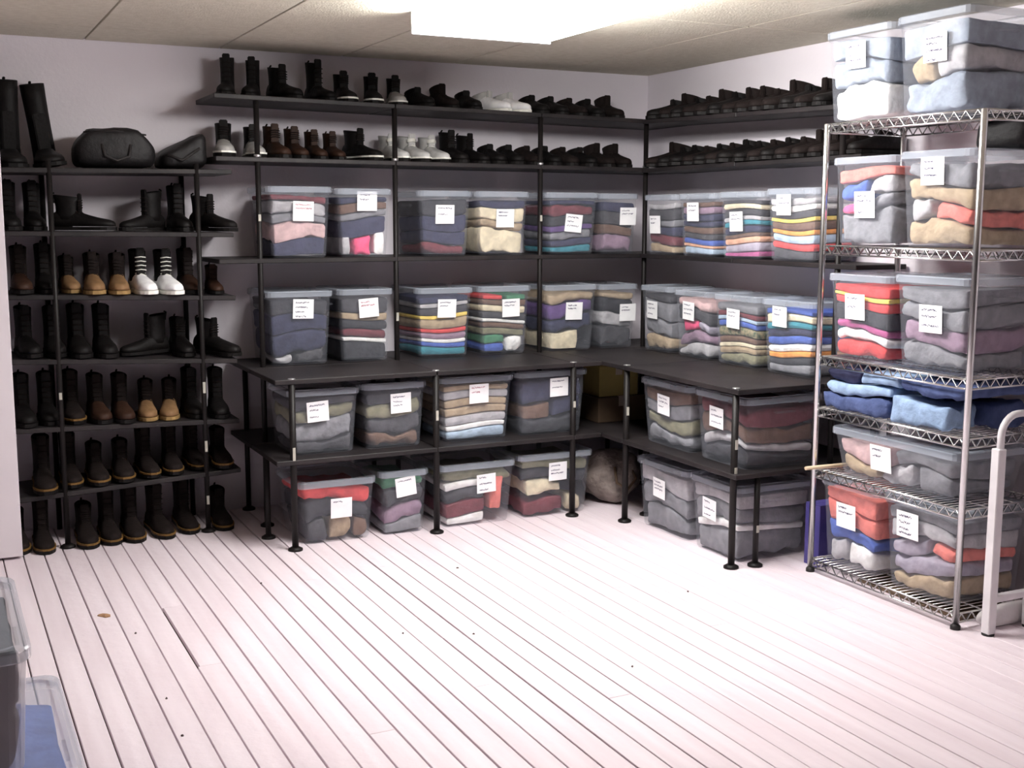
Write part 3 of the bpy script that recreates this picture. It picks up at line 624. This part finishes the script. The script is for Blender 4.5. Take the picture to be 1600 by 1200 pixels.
def rack_row(k, desc, items, y=-0.225):
    for i, it in enumerate(items):
        st, x = it[0], it[1]; rz = it[2] if len(it) > 2 else R.uniform(-0.06, 0.06); dy = it[3] if len(it) > 3 else R.uniform(-0.012, 0.012)
        sc = it[4] if len(it) > 4 else 1.0
        z = (srz(k, x) + 0.002 + abs(SR[k][1] - SR[k][0]) * (0.14 + 0.2 * abs(math.sin(rz)))) if k is not None else 0.002
        if min(abs(x + 3.19), abs(x + 2.58)) < 0.075 and k is not None: dy = -0.200 - y; rz *= 0.3; sc = min(sc, 1.0)
        shoe(st, x, y + dy, z, rz, f'{SD[st]}, {OL[i]} on {desc}', 'shoes on the shoe rack', 0.0, sc)
# top of the shoe rack: tall boots
zt_ = srz(0, -3.25) + 0.002
for xx, rl, lab in ((-3.324, 0.0, 'tall black boot, left of the pair on top of the shoe rack'), (-3.172, -0.13, 'tall black boot, right of the pair, leaning, on top of the shoe rack')):
    tb = shoe('tall', xx, -0.19, zt_ + (0.009 if rl else 0), 0.0, lab, 'shoes on the shoe rack', rl); tb.scale = (1.3, 1.0, 1.0 if not rl else 0.95)
rack_row(1, 'second shoe rack shelf', [('boot', -3.345, 0, 0), ('boot', -3.245, 0, 0), ('lowboot', -3.04, 1.15, 0, .94), ('boot', -2.80, -0.95, 0, .85), ('boot', -2.63, 0.05), ('lowboot', -2.485, 0.5, -0.02)])
rack_row(2, 'third shoe rack shelf', [('brownboot', -3.315, 0.0, -.02, 1.0), ('boot', -3.212), ('tanboot', -3.115, 0.15, -.01, .9), ('tanboot', -3.02, -0.05, -.03), ('tanboot', -2.915, -0.1, -.03), ('whitetop', -2.812, 0.10, -.03), ('whitetop', -2.702, 0.12, -.035), ('brownboot', -2.595, 0.1), ('lowbrown', -2.49, -0.05, 0, .8)])
rack_row(3, 'fourth shoe rack shelf', [('boot', -3.30, 0.1), ('boot', -3.19, 0), ('boot', -3.09, 0, 0, 1.06), ('boot', -2.982, 0, 0, 1.06), ('boot', -2.812, -1.1, 0, .85), ('lowboot', -2.64, 0.05), ('lowboot', -2.485, 0.5, -0.02)])
rack_row(4, 'fifth shoe rack shelf', [('boot', -3.33), ('boot', -3.23, 0, .02), ('weltboot', -3.125, 0, 0, 1.08), ('brownboot', -3.02), ('brownboot', -2.92, 0, -.02), ('tanboot', -2.81, -0.1, 0, .95), ('tanboot', -2.71, -0.2, 0, .95), ('boot', -2.60), ('boot', -2.49, -.1)])
rack_row(5, 'lowest shoe rack shelf', [('weltboot', -3.265, 0, -.03, 1.05), ('weltboot', -3.15, 0, -.03, 1.05), ('lowweltboot', -3.04), ('lowweltboot', -2.93), ('weltboot', -2.82, 0.05, 0, .95), ('weltboot', -2.71, -0.05, 0, .95), ('weltboot', -2.60, .1, 0, .92), ('lowweltboot', -2.487, -0.05)])
rack_row(None, 'the floor under the shoe rack', [('lowweltboot', -3.386, 0, -.02), ('weltboot', -3.286, 0, -.06, .95), ('lowweltboot', -3.106, 0, -.05), ('weltboot', -3.006, 0, -.03), ('weltboot', -2.905, 0, -.03, 1.02), ('weltboot', -2.785, .1, -.03), ('weltboot', -2.66, .02), ('lowweltboot', -2.50, -.05)], y=-0.255)
def srow(items, desc, zf, y, grp, far_from, far_label):
    for i, it in enumerate(items):
        st, x = it[0], it[1]; rz = it[2] if len(it) > 2 else R.uniform(-0.06, 0.06); sc = it[3] if len(it) > 3 else 1.0
        lab = f'{SD[st]}, {OL[i]} on {desc}'
        g = grp
        shoe(st, x, y, zf(x) + 0.002, rz, lab, g, 0.0, sc)
srow([('boot', -2.40, -0.3, .92), ('boot', -2.285, -0.35, .9), ('lowboot', -2.13, 0.2), ('boot', -1.96, 0.1, .95), ('blacksneaker', -1.84, -.1), ('blacksneaker', -1.70, -.25), ('darkgrey', -1.58, -.2, .95), ('low', -1.46), ('midbr', -1.33), ('low', -1.20), ('whiteshoe', -1.07, .35), ('whiteshoe', -0.955, .3), ('low', -0.83), ('low', -0.72), ('lowbr', -0.61), ('low', -0.50), ('midbr', -0.38)],
     'the top shelf, back wall', s1z, -0.212, 'shoes on the top back shelf', 12, 'low dark shoe near the corner on the top shelf, back wall')
srow([('darkgrey', -2.42, -.2, 1.05), ('darkgrey', -2.283, -.08, .96), ('lowbrown', -2.178), ('lowbrown', -2.085, 0, .95), ('lowbrown', -1.99, 0, .88), ('lowbrown', -1.90, 0, .85), ('blacksneaker', -1.755, .3), ('greysneaker', -1.598, .08), ('greysneaker', -1.492, .1, 1.02), ('greysneaker', -1.387, .08), ('lowboot', -1.28), ('lowboot', -1.175, .2, .92), ('low', -1.07), ('low', -0.965), ('lowbr', -0.86), ('low', -0.755), ('lowbr', -0.65), ('low', -0.545), ('midbr', -0.44), ('midbr', -0.33)],
     'the second shelf, back wall', s2z, -0.215, 'shoes on the second back shelf', 12, 'low dark shoe toward the corner on the second shelf, back wall')
def browB(n0, ys_, sts, zf, label, grp):
    for i, (yy, st) in enumerate(zip(ys_, sts)):
        shoe(st, -0.165, yy, zf(yy) + 0.002, -PI / 2 + R.uniform(-0.07, 0.07), f"{SD[st]}, {OL[i].replace('leftmost', 'nearest').replace('from left', 'nearest') if i == 0 else OL[i].replace('from left', 'from')} the corner on {label}", grp, 0.0, R.uniform(0.92, 1.04))
browB(0, [-0.47 - 0.106 * k for k in range(13)], ['low', 'midbr', 'low', 'lowbr', 'midbr', 'low', 'midbr', 'midbr', 'lowbr', 'midbr', 'low', 'midbr', 'low'], b1z, 'top shelf, right wall', 'shoes on the top right-wall shelf')
shoe('tall', -0.165, -1.86, b1z(-1.86) + 0.002, -PI / 2, 'short cut black upright boot at the near end of the top right-wall shelf', 'shoes on the top right-wall shelf', 0, 0.62)
browB(0, [-0.47 - 0.104 * k for k in range(13)] + [-1.828, -1.968], ['midbr', 'low', 'low', 'lowbr', 'low', 'lowbr', 'low', 'low', 'lowbr', 'low', 'lowbr', 'midbr', 'midbr', 'lowbr', 'low'], lambda yy: 1.6925, 'second shelf, right wall', 'shoes on the second right-wall shelf')

# ------------------------------------------------------------------ bags on the shoe rack
def soft(name, w_, d_, h, seed, prof=None, e=0.35, amp=0.012, nu=40, nv=18):
    V = []; Fc = []; sp = lambda a, q: math.copysign(abs(a) ** q, a)
    for j in range(nv + 1):
        ph = -PI / 2 + PI * j / nv
        for i in range(nu):
            th = 2 * PI * i / nu; rr = sp(math.cos(ph), e * 1.3)
            p = Vector((sp(math.cos(th), e) * rr * w_ / 2, sp(math.sin(th), e * 1.6) * rr * d_ / 2, (sp(math.sin(ph), e * 1.4) * 0.5 + 0.5) * h))
            if prof: p.z *= prof(p.x / w_ + 0.5)
            nz = noise.noise_vector(p * 10 + Vector((seed, seed * 2, 0))); q = amp * (1 if p.z > 0.01 else 0)
            V.append(p + Vector((nz.x * q, nz.y * q, nz.z * q)))
    for v in V: v.z = max(v.z, 0)
    for j in range(nv):
        for i in range(nu):
            i2 = (i + 1) % nu; Fc.append((j*nu+i, j*nu+i2, (j+1)*nu+i2, (j+1)*nu+i))
    return mesh(name, V, Fc, True)
bg = empty('shoulder_bag', (-2.908, -0.20, srz(0, -2.9) + 0.003)); tag(bg, 'flat topped black soft bag in the middle of the shoe rack top', 'bag')
link('body', soft('body', 0.345, 0.26, 0.175, 3, lambda t: min(1, 0.62 + 1.9 * t) if t < 0.2 else (1.0 if t < 0.8 else 1.0 - (t - 0.8) * 1.9)), M['bag'], bg)
zp = MB(); zp.tube([(-0.13, -0.10, 0.150), (0, -0.118, 0.158), (0.13, -0.10, 0.145)], 0.004, 6); link('zipper', zp.me('zipper', True), M['strap'], bg)
hd = MB(); hd.tube([(-0.06, -0.126, 0.10), (-0.05, -0.138, 0.05), (0.0, -0.142, 0.03), (0.05, -0.138, 0.05), (0.06, -0.126, 0.10)], 0.007, 6); link('carry_strap', hd.me('carry_strap', True), M['strap'], bg)
bg = empty('shoulder_bag', (-2.612, -0.19, srz(0, -2.6) + 0.003)); tag(bg, 'slumped black bag sloping up to the right end of the shoe rack top', 'bag')
link('body', soft('body', 0.205, 0.26, 0.165, 9, lambda t: 0.42 + 0.58 * min(1, t * 1.15)), M['bag'], bg)
hd = MB(); hd.tube([(-0.08, -0.125, 0.06), (-0.02, -0.142, 0.035), (0.06, -0.13, 0.09)], 0.007, 6); link('carry_strap', hd.me('carry_strap', True), M['strap'], bg)
bg = empty('backpack', (-0.205, -2.70, RZ[1] + 0.345)); tag(bg, 'black slumped bag between bins at the near end of the wire rack', 'bag')
link('body', soft('body', 0.18, 0.22, 0.105, 15, None), M['bag'], bg)
hd = MB(); hd.tube([(-0.05, -0.10, 0.05), (-0.04, -0.125, 0.03), (0.03, -0.125, 0.02), (0.05, -0.10, 0.05)], 0.006, 6); link('carry_strap', hd.me('carry_strap', True), M['strap'], bg)

# ------------------------------------------------------------------ corner under the table
def carton(name, label, lo, hi, mat, tape='tape', cat='box'):
    root = empty(name, ((lo[0] + hi[0]) / 2, (lo[1] + hi[1]) / 2, lo[2])); tag(root, label, cat)
    sx, sy, sz = hi[0] - lo[0], hi[1] - lo[1], hi[2] - lo[2]
    bx('carton', (-sx / 2, -sy / 2, 0), (sx / 2, sy / 2, sz - 0.003), mat, root, 0.002)
    for s in (-1, 1): bx('flap', (-sx / 2, s * sy / 4 - sy / 4 + 0.001, sz - 0.003), (sx / 2, s * sy / 4 + sy / 4 - 0.001, sz), mat, root)
    bx('tape_strip', (-0.02, -sy / 2 - 0.0008, sz - 0.05), (0.02, sy / 2 + 0.0008, sz + 0.0006), M[tape], root)
    return root
carton('cardboard_box', 'small brown box on the corner shelf under the table, below a yellow one', (-0.66, -0.62, ZL + 0.001), (-0.38, -0.40 - 0.03, ZL + 0.13), M['card_brown'], 'card_brown' if False else 'tape')
carton('cardboard_box', 'yellow box stacked on a brown one in the corner under the table', (-0.65, -0.61, ZL + 0.132), (-0.42, -0.44, ZL + 0.29), M['card_yellow'])
o = empty('stuffed_bag', (-0.60, -0.66, 0.0)); tag(o, 'grey brown fuzzy bag on the floor in the corner under the table', 'bag')
link('body', soft('body', 0.30, 0.26, 0.27, 21, None, 0.7, 0.03), M['fur'], o)
hd = MB(); hd.tube([(-0.05, -0.11, 0.20), (-0.06, -0.15, 0.13), (0.0, -0.155, 0.09), (0.05, -0.15, 0.14), (0.04, -0.11, 0.20)], 0.008, 6); link('carry_strap', hd.me('carry_strap', True), M['card_brown'], o)
carton('printed_box', 'tall narrow purple box on the floor left of the wire rack', (-0.44, -2.045, 0.0), (-0.16, -1.955, 0.262), M['card_purple'], 'tape')

# ------------------------------------------------------------------ right edge: white tube frame, bag, stick, card
fr = empty('tube_frame', (-0.440, -2.925, 0)); tag(fr, 'white square tube frame with a curved handle at the right edge', 'frame')
bx('leg', (-0.018, -0.018, 0.006), (0.018, 0.018, 0.66), M['whitemetal'], fr, 0.003); bx('leg', (0.182, -0.018, 0.006), (0.218, 0.018, 0.66), M['whitemetal'], fr, 0.003)
pts = [(0.006, 0, 0.62), (0.006, 0, 0.70)] + [(0.006 + 0.075 * (1 - math.cos(a)), 0, 0.70 + 0.075 * math.sin(a)) for a in [PI / 2 * k / 6 for k in range(1, 7)]] + [(0.105, 0, 0.775)]
tube('handle', pts, 0.0125, M['whitemetal'], fr, 12)
bx('rail', (0.018, -0.012, 0.115), (0.182, 0.012, 0.140), M['whitemetal'], fr, 0.002)
for z in (0.17, 0.44):
    tube('bolt', [(0.018, 0, z), (0.028, 0, z), (0.030, 0, z)], [0.008, 0.008, 0.005], M['silver'], fr, 8)
for xx in (0.0, 0.2): tube('foot', [(xx, 0, 0), (xx, 0, 0.007)], 0.022, M['rubber'], fr, 10)
o = link('plastic_bag', soft('plastic_bag', 0.30, 0.046, 0.08, 33, None, 0.6, 0.005), M['whitebag'], None, (-0.29, -2.874, 0.0))
tag(o, 'crumpled white plastic bag on the floor behind the white tube frame', 'plastic bag')
st_ = tube('wooden_stick', [(-0.565, -2.092, RZ[4] + 0.010), (-0.45, -2.100, RZ[4] + 0.010), (-0.14, -2.112, RZ[4] + 0.010)], 0.008, M['wood'], None, 8)
tag(st_, 'pale wooden stick poking out of the left side of the wire rack', 'stick')
o = bx('cardboard_sheet', (-0.42, -2.78, 0.0), (-0.14, -2.25, 0.012), M['card_brown'], None, 0.002); tag(o, 'flat brown cardboard sheet on the floor under the wire rack', 'cardboard')

# ------------------------------------------------------------------ bits on the floor
def bit(name, label, x, y, s, mat, grp=None, seed=0):
    V = []; n = 8; rs = random.Random(seed)
    for k in range(n):
        a = 2 * PI * k / n; r = s * rs.uniform(0.6, 1.0); V.append((r * math.cos(a) * 0.7, r * math.sin(a), rs.uniform(0.001, 0.004)))
    V.append((0, 0, 0.006)); n1 = len(V)
    Fc = [(k, (k + 1) % n, n) for k in range(n)]
    base = [(v[0], v[1], 0.0003) for v in V[:n]]; V += base; Fc += [(k, n1 + k, n1 + (k + 1) % n, (k + 1) % n) for k in range(n)]; Fc.append(tuple(n1 + k for k in range(n))[::-1])
    o = link(name, mesh(name, V, Fc), M[mat], None, (x, y, 0.0), (0, 0, rs.uniform(0, 3))); tag(o, label, 'leaf' if mat == 'leaf' else 'debris', grp)
bit('dry_leaf', 'brown dry leaf lying on the white floor boards at left', -3.172, -1.373, 0.032, 'leaf', None, 1)
for i, (x, y) in enumerate([(-3.1, -1.616), (-3.116, -2.521), (-2.564, -1.247), (-2.265, -2.023), (-2.047, -2.136), (-1.783, -1.397), (-1.712, -2.635), (-1.106, -2.072), (-3.108, -2.238)]):
    bit('floor_crumb', 'tiny dark crumb scattered on the white floor boards', x, y, 0.006, 'crumb', 'crumbs on the floor', i + 5)
